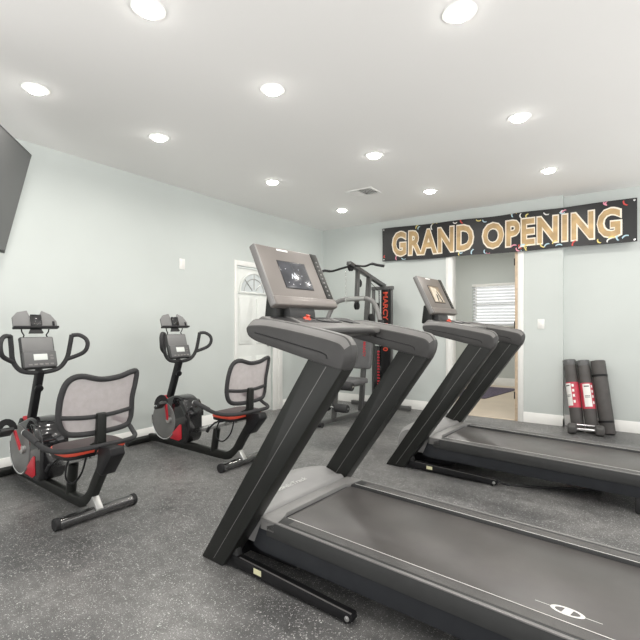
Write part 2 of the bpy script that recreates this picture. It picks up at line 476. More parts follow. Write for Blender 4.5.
for x, y, s in lights: downlight(x, y, 'round white recessed ceiling light '+s)
for x, y in extra:
    ld = bpy.data.lights.new('downlight_lamp', 'AREA'); ld.shape = 'DISK'; ld.size = .12; ld.energy = 8; ld.color = (1, .965, .915)
    lo = bpy.data.objects.new('downlight_lamp', ld); COL.objects.link(lo); lo.location = (x, y, CH-.02)
ld = bpy.data.lights.new('next_room_fill', 'AREA'); ld.shape = 'DISK'; ld.size = .5; ld.energy = 34; ld.color = (1, .97, .93)  # unseen fill light added to brighten the next room, no fixture modelled
lo = bpy.data.objects.new('next_room_fill', ld); COL.objects.link(lo); lo.location = (-2.4, 7.8, CH-.03)

# ------------------------------------------------------------------ banner
BX0, BX1, BYY = -3.07, .012, 5.945
bn = empty('grand_opening_banner', (BX0, BYY, 2.37), 0, 'long black vinyl banner with gold GRAND OPENING letters hung across the back wall', 'banner')
BW = BX1-BX0
def bpt(u, v, off=0.):     # u metres from left, v 0..1 bottom to top
    f = u/BW
    top = .258-.045*f-.012*math.sin(PI*f)+.004*math.sin(22*f); bot = -.232-.028*f-.01*math.sin(PI*f)+.004*math.sin(17*f+1)
    z = bot+(top-bot)*v
    y = .006*math.sin(9*f*PI)*(1-v*.5)+.004*math.sin(31*f+4*v)-off
    return (u, y-.008, z)
p = MB(); p.grid(lambda a, b: bpt(a*BW, b), 70, 8); p.build('sheet', M['banner'], bn)
def letters(body, u0, u1, v0, v1):
    W, Hh = u1-u0, v1-v0
    for nm, mt, off, dd, bold in (('letter_outline', 'cream', .018, .004, .068), ('lettering', 'gold', 0, .007, .030)):
        p = MB(); text_bm(p, body, lambda u, w, z: bpt(u0+u, v0+w/.475, dd), W, Hh*.475, off, bold=bold, space=1.12)
        p.build(nm, M[mt], bn)
letters('GRAND', .17, 1.325, .14, .84)
letters('OPENING', 1.455, 2.93, .155, .82)
rr = random.Random(5)
for i in range(46):
    u = rr.uniform(.04, BW-.04); v = rr.choice([rr.uniform(.03, .16), rr.uniform(.88, .97), rr.uniform(.05, .95) if not (.12 < u < 1.36 or 1.43 < u < 2.98) else rr.uniform(.03, .14)])
    a = rr.uniform(0, PI); l = rr.uniform(.04, .075); w = .016; p = MB(); ci = rr.randrange(5)
    c = []
    for k in range(5): c.append((l*(k/4-.5), .014*math.sin(k/4*PI)))
    up = [(x, y+w) for x, y in c]; ring = c+up[::-1]
    p.poly([bpt(min(BW-.01, max(.01, u+x*math.cos(a)-y*math.sin(a))), max(.01, min(.99, v+(x*math.sin(a)+y*math.cos(a))/.49)), .0095) for x, y in ring])
    p.build('confetti', [M['pink'], M['cyan'], M['yellow'], M['rosered'], M['white2']][ci], bn)
for u in (.025, BW-.025):
    for v in (.05, .95):
        q = bpt(u, v, .003); p = MB(); p.lathe([(.004, 0), (.011, 0), (.011, .003), (.004, .004)], q, (0, -1, 0), 12); p.build('grommet', M['steelw'], bn)
        wy = (BY if u < 1 else RY)-BYY; p = MB(); p.cyl((q[0], q[1]-.004, q[2]), (q[0], wy, q[2]), .0025, seg=8); p.lathe([(.006, 0), (.006, .002), (.003, .003)], (q[0], q[1]-.003, q[2]), (0, -1, 0), 10); p.build('hanging_screw', M['alu'], bn)

# ------------------------------------------------------------------ television on an arm
tv = empty('wall_television', (-3.42, 1.12, 1.2), 0, 'large flat television tilted down and angled on a wall arm at the left frame edge', 'television')
h = Vector((-.784, .67, 0)).normalized()*-1          # from the far edge toward the near edge
d1 = 3.5
def camroom(x, y, z): return Vector((.816*x-.578*y, .578*x+.816*y, z))
P1 = camroom(-.6457*d1, d1, 1.2+.381*d1); d2 = .9867*d1; P2 = camroom(-.707*d2, d2, 1.2+.1603*d2)
h = camroom(.245, -.969, 0).normalized()
v = (P2-P1); v = (v-h*v.dot(h)); TH = v.length; v.normalize(); n = h.cross(v).normalized()
if n.dot(Vector((0, 0, 0))-P1+Vector((0, 0, 1.2))) < 0: n = -n
TW = 1.46; O = Vector((-3.42, 1.12, 1.2))
def tp(a, b, c): return P1+h*a+v*b+n*c-O
def slab(mb, a0, a1, b0, b1, c0, c1):
    V = [mb.bm.verts.new(tp(a, b, c)) for c in (c0, c1) for a, b in ((a0, b0), (a1, b0), (a1, b1), (a0, b1))]
    for f in ((0, 1, 2, 3), (4, 5, 6, 7), (0, 1, 5, 4), (1, 2, 6, 5), (2, 3, 7, 6), (3, 0, 4, 7)): mb._mi([mb.bm.faces.new([V[i] for i in f])])
p = MB(); slab(p, 0, TW, 0, TH, -.035, 0); p.build('cabinet', M['black'], tv, bevel=.004)
p = MB(); slab(p, .012, TW-.012, .012, TH-.02, .0002, .002); p.build('screen', M['tvs'], tv)
p = MB(); slab(p, TW*.35, TW*.65, TH*.3, TH*.7, -.07, -.035); p.build('mount_plate', M['black'], tv, bevel=.004)
q = tp(TW*.5, TH*.5, -.07)
p = MB(); p.tube([q, (q.x-.25, q.y-.1, q.z), (LX-O.x+.02, q.y+.05, q.z)], .025, 10); p.box((LX-O.x+.012, q.y+.05, q.z), (.022, .15, .3)); p.build('wall_arm', M['black'], tv)

# ------------------------------------------------------------------ treadmill
KEYY = -0.091
def make_treadmill():
    t = empty('treadmill', (0, 0, 0))
    # uprights
    UP = rpoly([(0, 0.0), (.165, 0.0), (.895, 1.03), (.725, 1.07)], .012)
    for s in (-1, 1):
        a, b = sorted((s*.44, s*.355))
        u = MB().prism(UP, a, b, 'y').build('upright', M['charcoal'], t, bevel=.006)
        for q in (a-.0012, b+.0012):
            e = MB(); e.prism([(.095, .02), (.0978, .02), (.8128, 1.03), (.81, 1.03)], q-.0006, q+.0006, 'y'); e.build('trim_line', M['silverp'], u)
        f = MB(); f.box2((.015, a+.004, 0), (.16, b-.004, .012)); f.build('foot_pad', M['rubber'], u)
    # hand rails
    AR = rpoly([(.330, 1.205), (.36, 1.228), (.45, 1.231), (.64, 1.204), (.82, 1.171), (.897, 1.153), (.926, 1.110), (.915, 1.055), (.893, 1.016), (.72, 1.052), (.395, 1.124), (.345, 1.150)],
               [.02, .03, .05, .1, .05, .035, .03, .03, .01, .05, .03, .03], 4)
    AR2 = rpoly([(.338, 1.188), (.365, 1.194), (.45, 1.196), (.64, 1.170), (.82, 1.137), (.882, 1.121), (.907, 1.095), (.901, 1.055), (.885, 1.020), (.72, 1.054), (.398, 1.127), (.349, 1.150)],
               [.02, .03, .05, .1, .05, .035, .03, .03, .01, .05, .03, .03], 4)
    for s in (-1, 1):
        a, b = sorted((s*.446, s*.348))
        rm = MB(); rings = [[rm.bm.verts.new((x, y, z)) for x, z in P_] for P_, y in ((AR2, a), (AR, a+.028), (AR, b-.028), (AR2, b))]
        for A_, B_ in zip(rings, rings[1:]):
            for k in range(len(A_)): rm.bm.faces.new((A_[k], A_[(k+1) % len(A_)], B_[(k+1) % len(A_)], B_[k]))
        rm.bm.faces.new(rings[0]); rm.bm.faces.new(rings[-1][::-1])
        bmesh.ops.recalc_face_normals(rm.bm, faces=rm.bm.faces)
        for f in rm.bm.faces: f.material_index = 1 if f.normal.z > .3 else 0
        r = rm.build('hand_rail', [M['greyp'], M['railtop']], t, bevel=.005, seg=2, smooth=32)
        for q in (a-.0004, b+.0004):
            g = MB(); g.tube([(x, q, z) for x, z in ((.40, 1.165), (.55, 1.137), (.70, 1.106), (.79, 1.088), (.815, 1.078), (.82, 1.062))], .0028, 6); g.build('grip_seam', M['black'], r)
    # console tray joining the two rails at the front
    TP = rpoly([(.318, 1.165), (.322, 1.225), (.355, 1.245), (.50, 1.205), (.60, 1.187), (.60, 1.155), (.46, 1.135), (.36, 1.135)], [.02, .02, .015, .03, .012, .01, .03, .03], 4)
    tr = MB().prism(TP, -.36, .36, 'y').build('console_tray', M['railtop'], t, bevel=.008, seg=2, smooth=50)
    def on(x, o=0.): return 1.245-(x-.355)*.2759+o      # sloping top of the tray
    def plate(m, pts, o0, o1):
        A_ = [m.bm.verts.new((x, y, on(x, o0))) for x, y in pts]; B_ = [m.bm.verts.new((x, y, on(x, o1))) for x, y in pts]
        m.bm.faces.new(A_); m.bm.faces.new(B_[::-1])
        for i in range(len(pts)): m.bm.faces.new((A_[i], A_[(i+1) % len(pts)], B_[(i+1) % len(pts)], B_[i]))
        return m
    plate(MB(), rpoly([(.37, -.15), (.37, .15), (.47, .17), (.47, -.17)], .02), -.001, .002).build('control_plate', M['dgrey'], tr)
    for s in (-1, 1):
        plate(MB(), rpoly([(.37, s*.19), (.37, s*.33), (.49, s*.33), (.485, s*.21)], .03), -.001, .0012).build('cup_tray', M['black'], tr)
        m = MB()
        for k in range(3): m.box((.435, s*(.045+.035*k), on(.435, .003)), (.016, .022, .005), Matrix.Rotation(R(15), 3, 'Y'))
        m.build('button_row', M['silverp'], tr, bevel=.001)
    m = MB(); m.lathe([(.020, 0), (.022, .005), (.018, .011), (.009, .014), (.009, .019), (.013, .024), (0, .027)], (.42, KEYY, on(.42, .001)), (0.35, 0, 1)); m.build('safety_key', M['orange'], t)
    m = MB(); m.tube(spline([(.425, KEYY, on(.42, .02)), (.46, KEYY+.07, on(.46, .006)), (.475, KEYY+.2, on(.475, .004)), (.44, KEYY+.27, on(.44, .004)), (.49, KEYY+.33, on(.49, .004))]), .0025, 6); m.build('key_cord', M['black'], t)
    # pulse bar
    m = MB(); m.tube(spline([(.56, -.34, 1.15), (.60, -.25, 1.165), (.62, -.1, 1.17), (.62, .1, 1.17), (.60, .25, 1.165), (.56, .34, 1.15)]), .017, 12); m.build('pulse_bar', M['greyp'], t)
    # running deck
    BP = [(.30, .12), (.36, .255), (.50, .253), (2.02, .232), (2.06, .21), (2.06, .16), (2.02, .125), (1.9, .105), (.36, .105)]
    dk = MB().prism(rpoly(BP, .01), -.362, .362, 'y').build('deck', M['bluegrey'], t, bevel=.006)
    for s in (-1, 1):
        a, b = sorted((s*.372, s*.285))
        rp = [(.40, .246), (.46, .272), (2.0, .252), (2.05, .235), (2.05, .175), (.40, .195)]
        r = MB().prism(rp, a, b, 'y').build('side_rail', M['dgrey'], t, bevel=.005)
        c, d = sorted((s*.3745, s*.360))
        MB().prism([(.40, .266), (.46, .2745), (2.0, .2545), (2.0, .2475), (.46, .2675), (.40, .258)], c, d, 'y').build('edge_trim', M['silverp'], r, bevel=.002)
        m = MB(); m.prism([(.47, .2723), (2.0, .2524), (2.0, .2533), (.47, .2734)], s*.2915-.0014, s*.2915+.0014, 'y'); m.build('inlay_line', M['white2'], r)
        m = MB()
        for k in range(22): 
            y = s*(.300+.0021*k)
            m.prism([(.52, .2710), (1.98, .252), (1.98, .2537), (.52, .2727)], y-.0005, y+.0005, 'y')
        m.build('grip_ribs', M['silverp'], r)
        m = MB(); m.box2((1.755, a+.01 if s < 0 else b-.06, .0), (1.83, a+.06 if s < 0 else b-.01, .11)); m.build('rear_foot', M['rubber'], t, bevel=.012)
    bl_ = MB(); bl_.prism(rpoly([(.415, .247), (.44, .2565), (1.99, .2375), (2.04, .225), (2.04, .20), (.415, .22)], .01), -.283, .283, 'y'); belt = bl_.build('running_belt', M['belt'], t, bevel=.002)
    # belt emblem: split oval with a slanting bar
    def bz(x, y): return (x, y, .2565-(x-.44)*.01226+.0012)
    m = MB(); cx, cy, A, Bb = 1.645, -.205, .052, .024
    for k in range(36):
        a0, a1 = 2*PI*k/36, 2*PI*(k+1)/36
        if 0: continue
        q = lambda a, f: bz(cx+A*f*math.cos(a), cy+Bb*f*math.sin(a)*(1 if f > .99 else .92))
        m.poly([q(a0, 1), q(a1, 1), q(a1, .74), q(a0, .74)])
    m.poly([bz(cx-.008, cy+.0225), bz(cx+.018, cy+.0225), bz(cx+.008, cy-.0225), bz(cx-.018, cy-.0225)])
    m.poly([bz(cx-.10, cy+.0012), bz(cx-.05, cy+.0012), bz(cx-.05, cy-.0012), bz(cx-.10, cy-.0012)]); m.poly([bz(cx+.05, cy+.0012), bz(cx+.10, cy+.0012), bz(cx+.10, cy-.0012), bz(cx+.05, cy-.0012)])
    m.build('belt_emblem', M['white2'], belt)
    # motor hood
    HP = [(.005, .13), (.01, .22), (.04, .285), (.09, .318), (.16, .330), (.26, .306), (.352, .2755), (.352, .13)]
    hd = MB()
    N = 14
    rings = []
    for j in range(N+1):
        y = -.352+.704*j/N; f = 1-.22*abs(2*j/N-1)**4
        rings.append([hd.bm.verts.new((.30-(.30-x)*f if x < .3 else x, y, .13+(z-.13)*(1-.10*abs(2*j/N-1)**2 if x < .3 else 1))) for x, z in rpoly(HP, .03)])
    for A_, B_ in zip(rings, rings[1:]):
        for k in range(len(A_)): hd.bm.faces.new((A_[k], A_[(k+1) % len(A_)], B_[(k+1) % len(A_)], B_[k]))
    hd.bm.faces.new(rings[0]); hd.bm.faces.new(rings[-1][::-1])
    hood = hd.build('motor_hood', M['hood'], t, smooth=50)
    m = MB(); text_bm(m, 'NordicTrack', lambda u, w, z: (.262-w*.95, -.155+u, .3062+(w*.225)+.0018), .26, .030, bold=.01); m.build('hood_lettering', M['alu'], hood)
    m = MB(); m.prism(rpoly([(.357, -.372), (.357, .372), (.47, .372), (.445, .285), (.425, .26), (.425, -.26), (.445, -.285), (.47, -.372)], [.01, .01, .02, .02, .03, .03, .02, .02]), .22, .2745, 'z'); m.build('front_cover', M['hood2'], t, bevel=.008)
    # base
    for s in (-1, 1):
        a, b = sorted((s*.420, s*.380))
        f = MB(); f.prism(rpoly([(.19, .012), (.91, .010), (.925, .025), (.92, .048), (.20, .066)], .008), a, b, 'y'); ba = f.build('base_bar', M['black'], t, bevel=.004)
        m = MB(); m.prism([(.26, .0635), (.915, .0472), (.915, .0488), (.26, .0653)], a+.004, a+.012, 'y'); m.build('bar_edge', M['silverp'], ba)
        m = MB(); m.box2((.365, a-.0008, .026), (.415, a+.0002, .052)); m.build('warning_sticker', M['sticker'], ba)
        m = MB(); m.lathe([(.011, 0), (.011, .004), (.006, .006), (.006, .008)], (.90, a, .028), (0, -1, 0), 14); m.build('bolt', M['alu'], ba)
        m = MB(); m.prism(rpoly([(.10, .0), (.25, .0), (.24, .10), (.16, .13)], .02), a+.004, b+.0 if s > 0 else b, 'y'); m.build('base_bracket', M['dgrey'], t, bevel=.008)
        m = MB(); m.cyl((.885, a+.004, .012), (.885, b-.004, .012), .012); m.build('base_wheel', M['rubber'], ba)
    m = MB(); m.box2((.12, -.38, .02), (.19, .38, .08)); m.build('cross_bar', M['black'], t, bevel=.006)
    m = MB(); m.prism(rpoly([(.20, .04), (.52, .05), (.60, .105), (.22, .13)], .02), -.30, .30, 'y'); m.build('lift_frame', M['black'], t, bevel=.006)
    # display
    e_v = Vector((-.155, 0, .317)).normalized(); nn = Vector((e_v.z, 0, -e_v.x)); B0 = Vector((.360, 0, 1.303)); PH = .366; PW = .266
    def dp(u, vv, w): return B0+Vector((0, u, 0))+e_v*vv+nn*w
    def dslab(mb, u0, u1, v0, v1, w0, w1):
        V = [mb.bm.verts.new(dp(a, b, c)) for c in (w0, w1) for a, b in ((u0, v0), (u1, v0), (u1, v1), (u0, v1))]
        for f in ((0, 1, 2, 3), (4, 5, 6, 7), (0, 1, 5, 4), (1, 2, 6, 5), (2, 3, 7, 6), (3, 0, 4, 7)): mb._mi([mb.bm.faces.new([V[i] for i in f])])
        return mb
    dsp = dslab(MB(), -PW, PW, 0, PH, -.042, 0).build('display', M['bezel'], t, bevel=.010, seg=3)
    dslab(MB(), -PW+.004, PW-.004, -.003, .052, -.04, .010).build('display_chin', M['bezel'], dsp, bevel=.010, seg=3)
    dslab(MB(), PW-.072, PW-.014, .056, PH-.004, -.01, .004).build('button_strip', M['charcoal'], dsp, bevel=.003)
    m = MB()
    for k in range(9): dslab(m, PW-.050, PW-.036, .075+k*.028, .083+k*.028, .004, .0055)
    m.build('button_marks', M['silverp'], dsp)
    dslab(MB(), -PW-.002, -PW+.012, .004, PH-.004, -.034, .002).build('side_edge', M['silverp'], dsp, bevel=.004)
    dslab(MB(), -.10, -.01, PH-.024, PH-.013, 0, .0012).build('maker_mark', M['white2'], dsp)
    sc = dslab(MB(), -.128, .095, .108, .272, -.002, .0025).build('screen', M['screen'], dsp, bevel=.001)
    dslab(MB(), -.134, .101, .102, .278, -.004, .0012).build('screen_bezel', M['black'], dsp, bevel=.001)
    nk = MB(); nk.prism(rpoly([(.25, 1.19), (.36, 1.19), (.355, 1.27), (.315, 1.36), (.265, 1.39), (.245, 1.35)], .01), -.15, .06, 'y'); nk.build('display_neck', M['dgrey'], t, bevel=.008)
    m = MB(); m.prism(rpoly([(.22, 1.212), (.31, 1.212), (.31, 1.35), (.24, 1.375)], .015), -.205, -.135, 'y'); m.build('pivot_housing', M['charcoal'], t, bevel=.008)
    m = MB(); m.box2((.235, -.20, 1.16), (.37, .08, 1.218)); m.build('neck_base', M['dgrey'], t, bevel=.006)
    return t, dp
M['hood2'] = mat('cover_plastic', (.19, .187, .182), .4, var=.06, scale=5)
TM, dp = make_treadmill()
TF = copy_tree(TM)
TM.location = (-1.82, 1.976, 0); TM.rotation_euler.z = R(-2.7)
TF.location = (-1.74, 3.91, 0); TF.rotation_euler.z = R(-2.7)
tag(TM, 'nearest black treadmill with dark blank display, filling the foreground', 'treadmill', 'treadmills')
tag(TF, 'second black treadmill farther back by the doorway, with a lit picture on its display', 'treadmill', 'treadmills')
def part_of(t, *names):
    o = t
    for n_ in names: o = [k for k in kids(o) if k.name.split('.')[0] == n_][0]
    return o
def quad(m, pts): m.poly([dp(u, v_, .0030) for u, v_ in pts])
bpy.data.objects.remove(part_of(TF, 'running_belt', 'belt_emblem'))
dispN = part_of(TM, 'display'); dispF = part_of(TF, 'display')
m = MB()
cu_, cv_ = -.03, .178
for pts in ([(-.03, -.012), (-.022, -.012), (-.012, .02), (-.018, .02)], [(-.018, .02), (-.012, .02), (0, -.012), (-.006, -.012)], [(-.006, -.012), (0, -.012), (.012, .03), (.006, .03)], [(.006, .03), (.012, .03), (.026, -.012), (.018, -.012)]):
    quad(m, [(cu_+a, cv_+b) for a, b in pts])
m.build('screen_logo', M['lcdglow'], dispN)
for a, b in ((-.06, .045), (.05, .05), (-.07, -.04), (.02, -.045), (.075, -.03), (-.04, -.05), (.06, .01)):
    m = MB(); quad(m, [(cu_+a, cv_+b), (cu_+a+.007, cv_+b), (cu_+a+.007, cv_+b+.005), (cu_+a, cv_+b+.005)]); m.build('screen_mark', M['lcdglow'], dispN)
m = MB()
quad(m, [(-.128, .108), (.095, .108), (.095, .272), (-.128, .272)])
m.mi = 1
def quad2(m, pts): m.poly([dp(u, v_, .0036) for u, v_ in pts])
quad2(m, [(-.115, .115), (-.01, .115), (.02, .25), (-.09, .262)]); quad2(m, [(.0, .12), (.085, .115), (.06, .2), (.02, .24)])
m.mi = 2
m2_ = [(-.05, .115), (-.03, .115), (-.005, .18), (-.03, .2)]
m.poly([dp(u, v_, .0042) for u, v_ in m2_]); m.poly([dp(u, v_, .0042) for u, v_ in [(.03, .115), (.06, .115), (.02, .22), (.0, .23)]])
m.build('screen_picture', [M['beige2'], M['beige'], M['black']], dispF)

# power cable lying under the far treadmill
c = MB(); c.tube(spline([(-1.35, 3.63, .008), (-1.18, 3.60, .008), (-1.0, 3.50, .009), (-.9, 3.52, .035), (-.78, 3.53, .008), (-.55, 3.62, .008), (-.2, 3.8, .008)]), .008, 8)
pc = c.build('power_cable', M['rubber'])
pc.parent = TF; pc.matrix_parent_inverse = (Matrix.Translation(TF.location) @ Matrix.Rotation(TF.rotation_euler.z, 4, 'Z')).inverted()

# ------------------------------------------------------------------ recumbent bikes
def add_cranks(t, ang):
    K = lambda: MB()
    for s in (-1, 1):
        q_ = R(ang) if s < 0 else R(ang+180)
        ex, ez = -.17+.150*math.cos(q_), .30+.150*math.sin(q_)
        m = K(); m.tube([(-.17, s*.118, .30), (ex, s*.128, ez)], 0, sq=(.016, .028)); cr = m.build('crank_arm', M['red'], t, bevel=.004)
        m = K(); m.cyl((ex, s*.12, ez), (ex, s*.23, ez), .008); m.build('pedal_axle', M['steelw'], cr)
        m = K(); m.box((ex, s*.185, ez), (.10, .085, .028), Matrix.Rotation(R(-35), 3, 'Y')); m.build('pedal', M['dgrey'], cr, bevel=.006)
        st = K(); st.tube([(ex+.01, s*.185+.050*math.cos(a), ez+.01+.065*math.sin(a)) for a in [PI*k/10 for k in range(11)]], 0, sq=(.045, .006)); st.build('pedal_strap', M['rubber'], cr)
def make_bike():
    t = empty('recumbent_bike', (0, 0, 0))
    K = lambda: MB()
    m = K(); m.tube(spline([(-.62, 0, .055), (-.45, 0, .062), (-.1, 0, .058), (.42, 0, .052), (.54, 0, .062), (.63, 0, .12), (.70, 0, .22), (.84, 0, .42)], 8), .0, sq=(.05, .07)); m.build('main_frame', M['charcoal'], t, bevel=.01)
    # stabilisers
    for x, L_, mt in ((-.64, .25, 'black'), (.70, .255, 'gym')):
        s_ = K().cyl((x, -L_+.02, .036), (x, L_-.02, .036), .034).build('stabiliser', M['charcoal' if x < 0 else 'alu'] if x < 0 else mat_rear, t)
        for q in (-1, 1):
            e = K(); e.lathe([(.0, 0), (.032, .001), (.0365, .006), (.0365, .028), (.034, .03)], (x, q*L_, .0365), (0, -q, 0)); e.build('end_cap', M['rubber'], s_)
    m = K(); m.prism([(.58, .055), (.72, .04), (.74, .06), (.64, .17)], -.022, .022, 'y'); m.build('rear_gusset', M['alu'], t, bevel=.004)
    # posts and rail
    m = K(); m.cyl((.345, 0, .07), (.385, 0, .275), .032); m.build('seat_post', M['charcoal'], t)
    m = K(); m.tube([(.10, 0, .215), (.86, 0, .445)], 0, sq=(.05, .045)); rl = m.build('seat_rail', M['steelw'], t, bevel=.005)
    m = K(); m.prism(rpoly([(.77, .31), (.83, .29), (.95, .43), (.93, .475), (.80, .465)], .012), -.045, .045, 'y'); m.build('rear_bracket', M['black'], t, bevel=.006)
    m = K(); m.box((.60, 0, .395), (.22, .16, .035), Matrix.Rotation(R(-14), 3, 'Y')); m.box((.60, 0, .42), (.12, .10, .05)); m.build('seat_carriage', M['black'], t, bevel=.005)
    m = K(); m.tube([(.52, -.04, .38), (.50, -.13, .36), (.47, -.16, .32)], .008, 8); m.cyl((.47, -.16, .325), (.45, -.17, .285), .014); m.build('seat_lever', M['black'], t)
    m = K(); m.tube(spline([(.50, -.05, .40), (.47, -.08, .30), (.48, -.09, .22), (.55, -.08, .20), (.62, -.06, .27), (.64, -.04, .37)]), .006, 8); m.build('sensor_cable', M['black'], t)
    # column
    m = K(); m.tube([(-.40, 0, .22), (-.145, 0, .865)], 0, sq=(.05, .06)); m.build('column', M['black'], t, bevel=.008)
    m = K(); m.box((-.315, 0, .47), (.095, .085, .05), Matrix.Rotation(R(21.5), 3, 'Y')); m.build('column_collar', M['red'], t, bevel=.008)
    m = K(); m.lathe([(.012, 0), (.012, .02), (.026, .022), (.028, .045), (.018, .05)], (-.185, 0, .745), (.93, -.1, -.37)); m.build('adjust_knob', M['black'], t)
    m = K(); m.prism(rpoly([(-.46, .30), (-.44, .40), (-.36, .50), (-.28, .46), (-.30, .30)], .02), -.055, .055, 'y'); m.build('column_boot', M['black'], t, bevel=.015)
    # shroud
    SP = rpoly([(-.47, .25), (-.45, .36), (-.36, .45), (-.22, .50), (-.12, .535), (-.03, .53), (.05, .48), (.09, .40), (.09, .16), (.04, .095), (-.25, .09), (-.40, .12)], .04)
    sh = K().prism(SP, -.085, .085, 'y').build('drive_shroud', M['gloss'], t, bevel=.018, seg=3)
    for s in (-1, 1):
        y = s*.086
        m = K(); m.lathe([(.175, 0), (.172, .006), (.15, .009), (.0, .011)], (-.27, y-s*.002, .285), (0, s, 0), 32); m.build('wheel_cover', M['dgrey3'], sh)
        m = K(); m.tube([(-.27+.182*math.cos(a), y+s*.003, .285+.182*math.sin(a)) for a in [R(k) for k in range(170, 330, 8)]], .008, 6); m.build('silver_arc', M['steelw'], sh)
        m = K(); m.prism([(-.20, .125), (-.045, .115), (.0, .14), (-.005, .27), (-.03, .27)], min(y, y+s*.004), max(y, y+s*.004), 'y'); m.build('red_accent', M['red'], sh, bevel=.001)
        m = K(); m.lathe([(.03, 0), (.03, .03), (.018, .035)], (-.17, y, .30), (0, s, 0)); m.build('crank_hub', M['alu'], sh)
    m = K(); m.prism(rpoly([(-.06, .50), (.03, .49), (.085, .40), (.085, .33), (.02, .42)], .02), -.10, .10, 'y'); m.build('rear_fin', M['gloss'], sh, bevel=.01)
    # handle bar at the console
    def lean(x, z): return x+.28*(z-.85)*-0.0
    pts = [(-.10, -.205, 1.125), (-.11, -.195, 1.04), (-.125, -.18, .945), (-.135, -.13, .875), (-.14, -.05, .852), (-.14, .05, .852), (-.135, .13, .875), (-.125, .18, .945), (-.11, .195, 1.04), (-.10, .205, 1.125)]
    hb = K().tube(spline(pts, 5), .0165, 12).build('handle_bar', M['foam'], t)
    for s in (-1, 1):
        lp = spline([(-.10, s*.205, 1.12), (-.07, s*.248, 1.122), (-.035, s*.282, 1.09), (-.025, s*.288, 1.04), (-.05, s*.265, .985), (-.12, s*.185, .94)], 6)
        K().tube(lp, .0155, 12).build('loop_grip', M['foam'], hb)
    # console
    def cp(a, b, c_):  # plane leaning back from rider
        ev = Vector((-.30, 0, .954)); nv = Vector((.954, 0, .30)); return Vector((-.13, 0, .88))+Vector((0, a, 0))+ev*b+nv*c_
    def cs(mb, a0, a1, b0, b1, c0, c1, ta=0):
        V = [mb.bm.verts.new(cp(a, b, c_)) for c_ in (c0, c1) for a, b in ((a0, b0), (a1, b0), (a1-ta, b1), (a0+ta, b1))]
        for f in ((0, 1, 2, 3), (4, 5, 6, 7), (0, 1, 5, 4), (1, 2, 6, 5), (2, 3, 7, 6), (3, 0, 4, 7)): mb._mi([mb.bm.faces.new([V[i] for i in f])])
        return mb
    co = cs(K(), -.115, .115, 0, .245, -.035, 0).build('console', M['dgrey'], t, bevel=.012, seg=3)
    cs(K(), -.105, .105, .13, .238, -.002, .004).build('book_rest', M['silver2'], co, bevel=.004)
    cs(K(), -.112, .112, .006, .128, -.01, .024).build('control_face', M['dgrey2'], co, bevel=.010)
    cs(K(), -.046, .046, .058, .104, .022, .0255).build('lcd_screen', M['lcd'], co, bevel=.001)
    mm = K()
    for k in range(5): cs(mm, -.085+k*.036, -.061+k*.036, .02, .032, .023, .027)
    for k in range(2): cs(mm, .062, .086, .06+k*.022, .072+k*.022, .023, .027)
    mm.build('console_buttons', M['silverp'], co, bevel=.001)
    for s in (-1, 1):
        m = K(); m.tube([cp(s*.085, .235, -.02), cp(s*.075, .262, -.02), cp(s*.09, .285, -.01), cp(s*.095, .315, .0)], .005, 8); m.build('holder_wire', M['black'], t)
    # tablet holder
    th = K()
    pl = [(-.15, .31), (.15, .31), (.148, .36), (.11, .415), (.05, .445), (.03, .40), (-.035, .40), (-.05, .445), (-.115, .43), (-.15, .39)]
    A_ = [th.bm.verts.new(cp(a, b, .0)) for a, b in pl]; B_ = [th.bm.verts.new(cp(a, b, .016)) for a, b in pl]
    th.bm.faces.new(A_); th.bm.faces.new(B_[::-1])
    for i in range(len(pl)): th.bm.faces.new((A_[i], A_[(i+1) % len(pl)], B_[(i+1) % len(pl)], B_[i]))
    tb = th.build('tablet_holder', M['silver2'], t, bevel=.003)
    cs(K(), -.152, .152, .302, .318, -.004, .042).build('holder_lip', M['black'], tb, bevel=.004)
    cs(K(), -.035, .04, .325, .41, .014, .030).build('holder_clip', M['gloss'], tb, bevel=.004)
    cs(K(), -.05, .05, .27, .305, -.012, .012, .015).build('holder_socket', M['dgrey'], tb, bevel=.004)
    cs(K(), .115, .13, .325, .36, .014, .022).build('holder_tab', M['black'], tb, bevel=.002)
    # seat
    SEAT = rpoly([(.50, -.13), (.53, -.18), (.60, -.20), (.74, -.19), (.77, -.15), (.77, .15), (.74, .19), (.60, .20), (.53, .18), (.50, .13)], .04)
    m = K(); m.prism(SEAT, .405, .427, 'z'); m.build('seat_pan', M['black'], t, bevel=.005)
    m = K(); m.prism(SEAT, .425, .464, 'z'); se = m.build('seat_cushion', M['redvinyl'], t, bevel=.016, seg=3)
    m = K(); m.prism([(x*1.0+(-.004 if x < .6 else .004), y*1.015) for x, y in SEAT], .428, .457, 'z'); m.build('cushion_band', M['orange'], se, bevel=.004)
    # side grips: one U-shaped bar behind the seat
    pts = [(.44, -.285, .545), (.52, -.285, .53), (.62, -.28, .50), (.70, -.265, .482), (.78, -.235, .478), (.83, -.16, .478), (.84, 0, .478), (.83, .16, .478), (.78, .235, .482), (.70, .265, .50), (.62, .28, .53), (.52, .285, .545), (.44, .285, .55)]
    sg = K().tube(spline(pts, 5), .015, 12).build('seat_hand_bar', M['foam'], t)
    for s in (-1, 1):
        K().tube(spline([(.43, s*.285, .548), (.52, s*.285, .53 if s < 0 else .545), (.60, s*.281, .507 if s < 0 else .535)], 4), .019, 12).build('side_grip', M['foam'], sg)
        m = K(); m.lathe([(.019, 0), (.020, .004), (.019, .012), (.010, .016)], (.43, s*.285, .548), (-1, 0, 0)); m.build('grip_end', M['steelw'], sg)
    # back rest
    def bk(y, z): return (.765+.10*(z-.55)-.35*y*y, y, z)
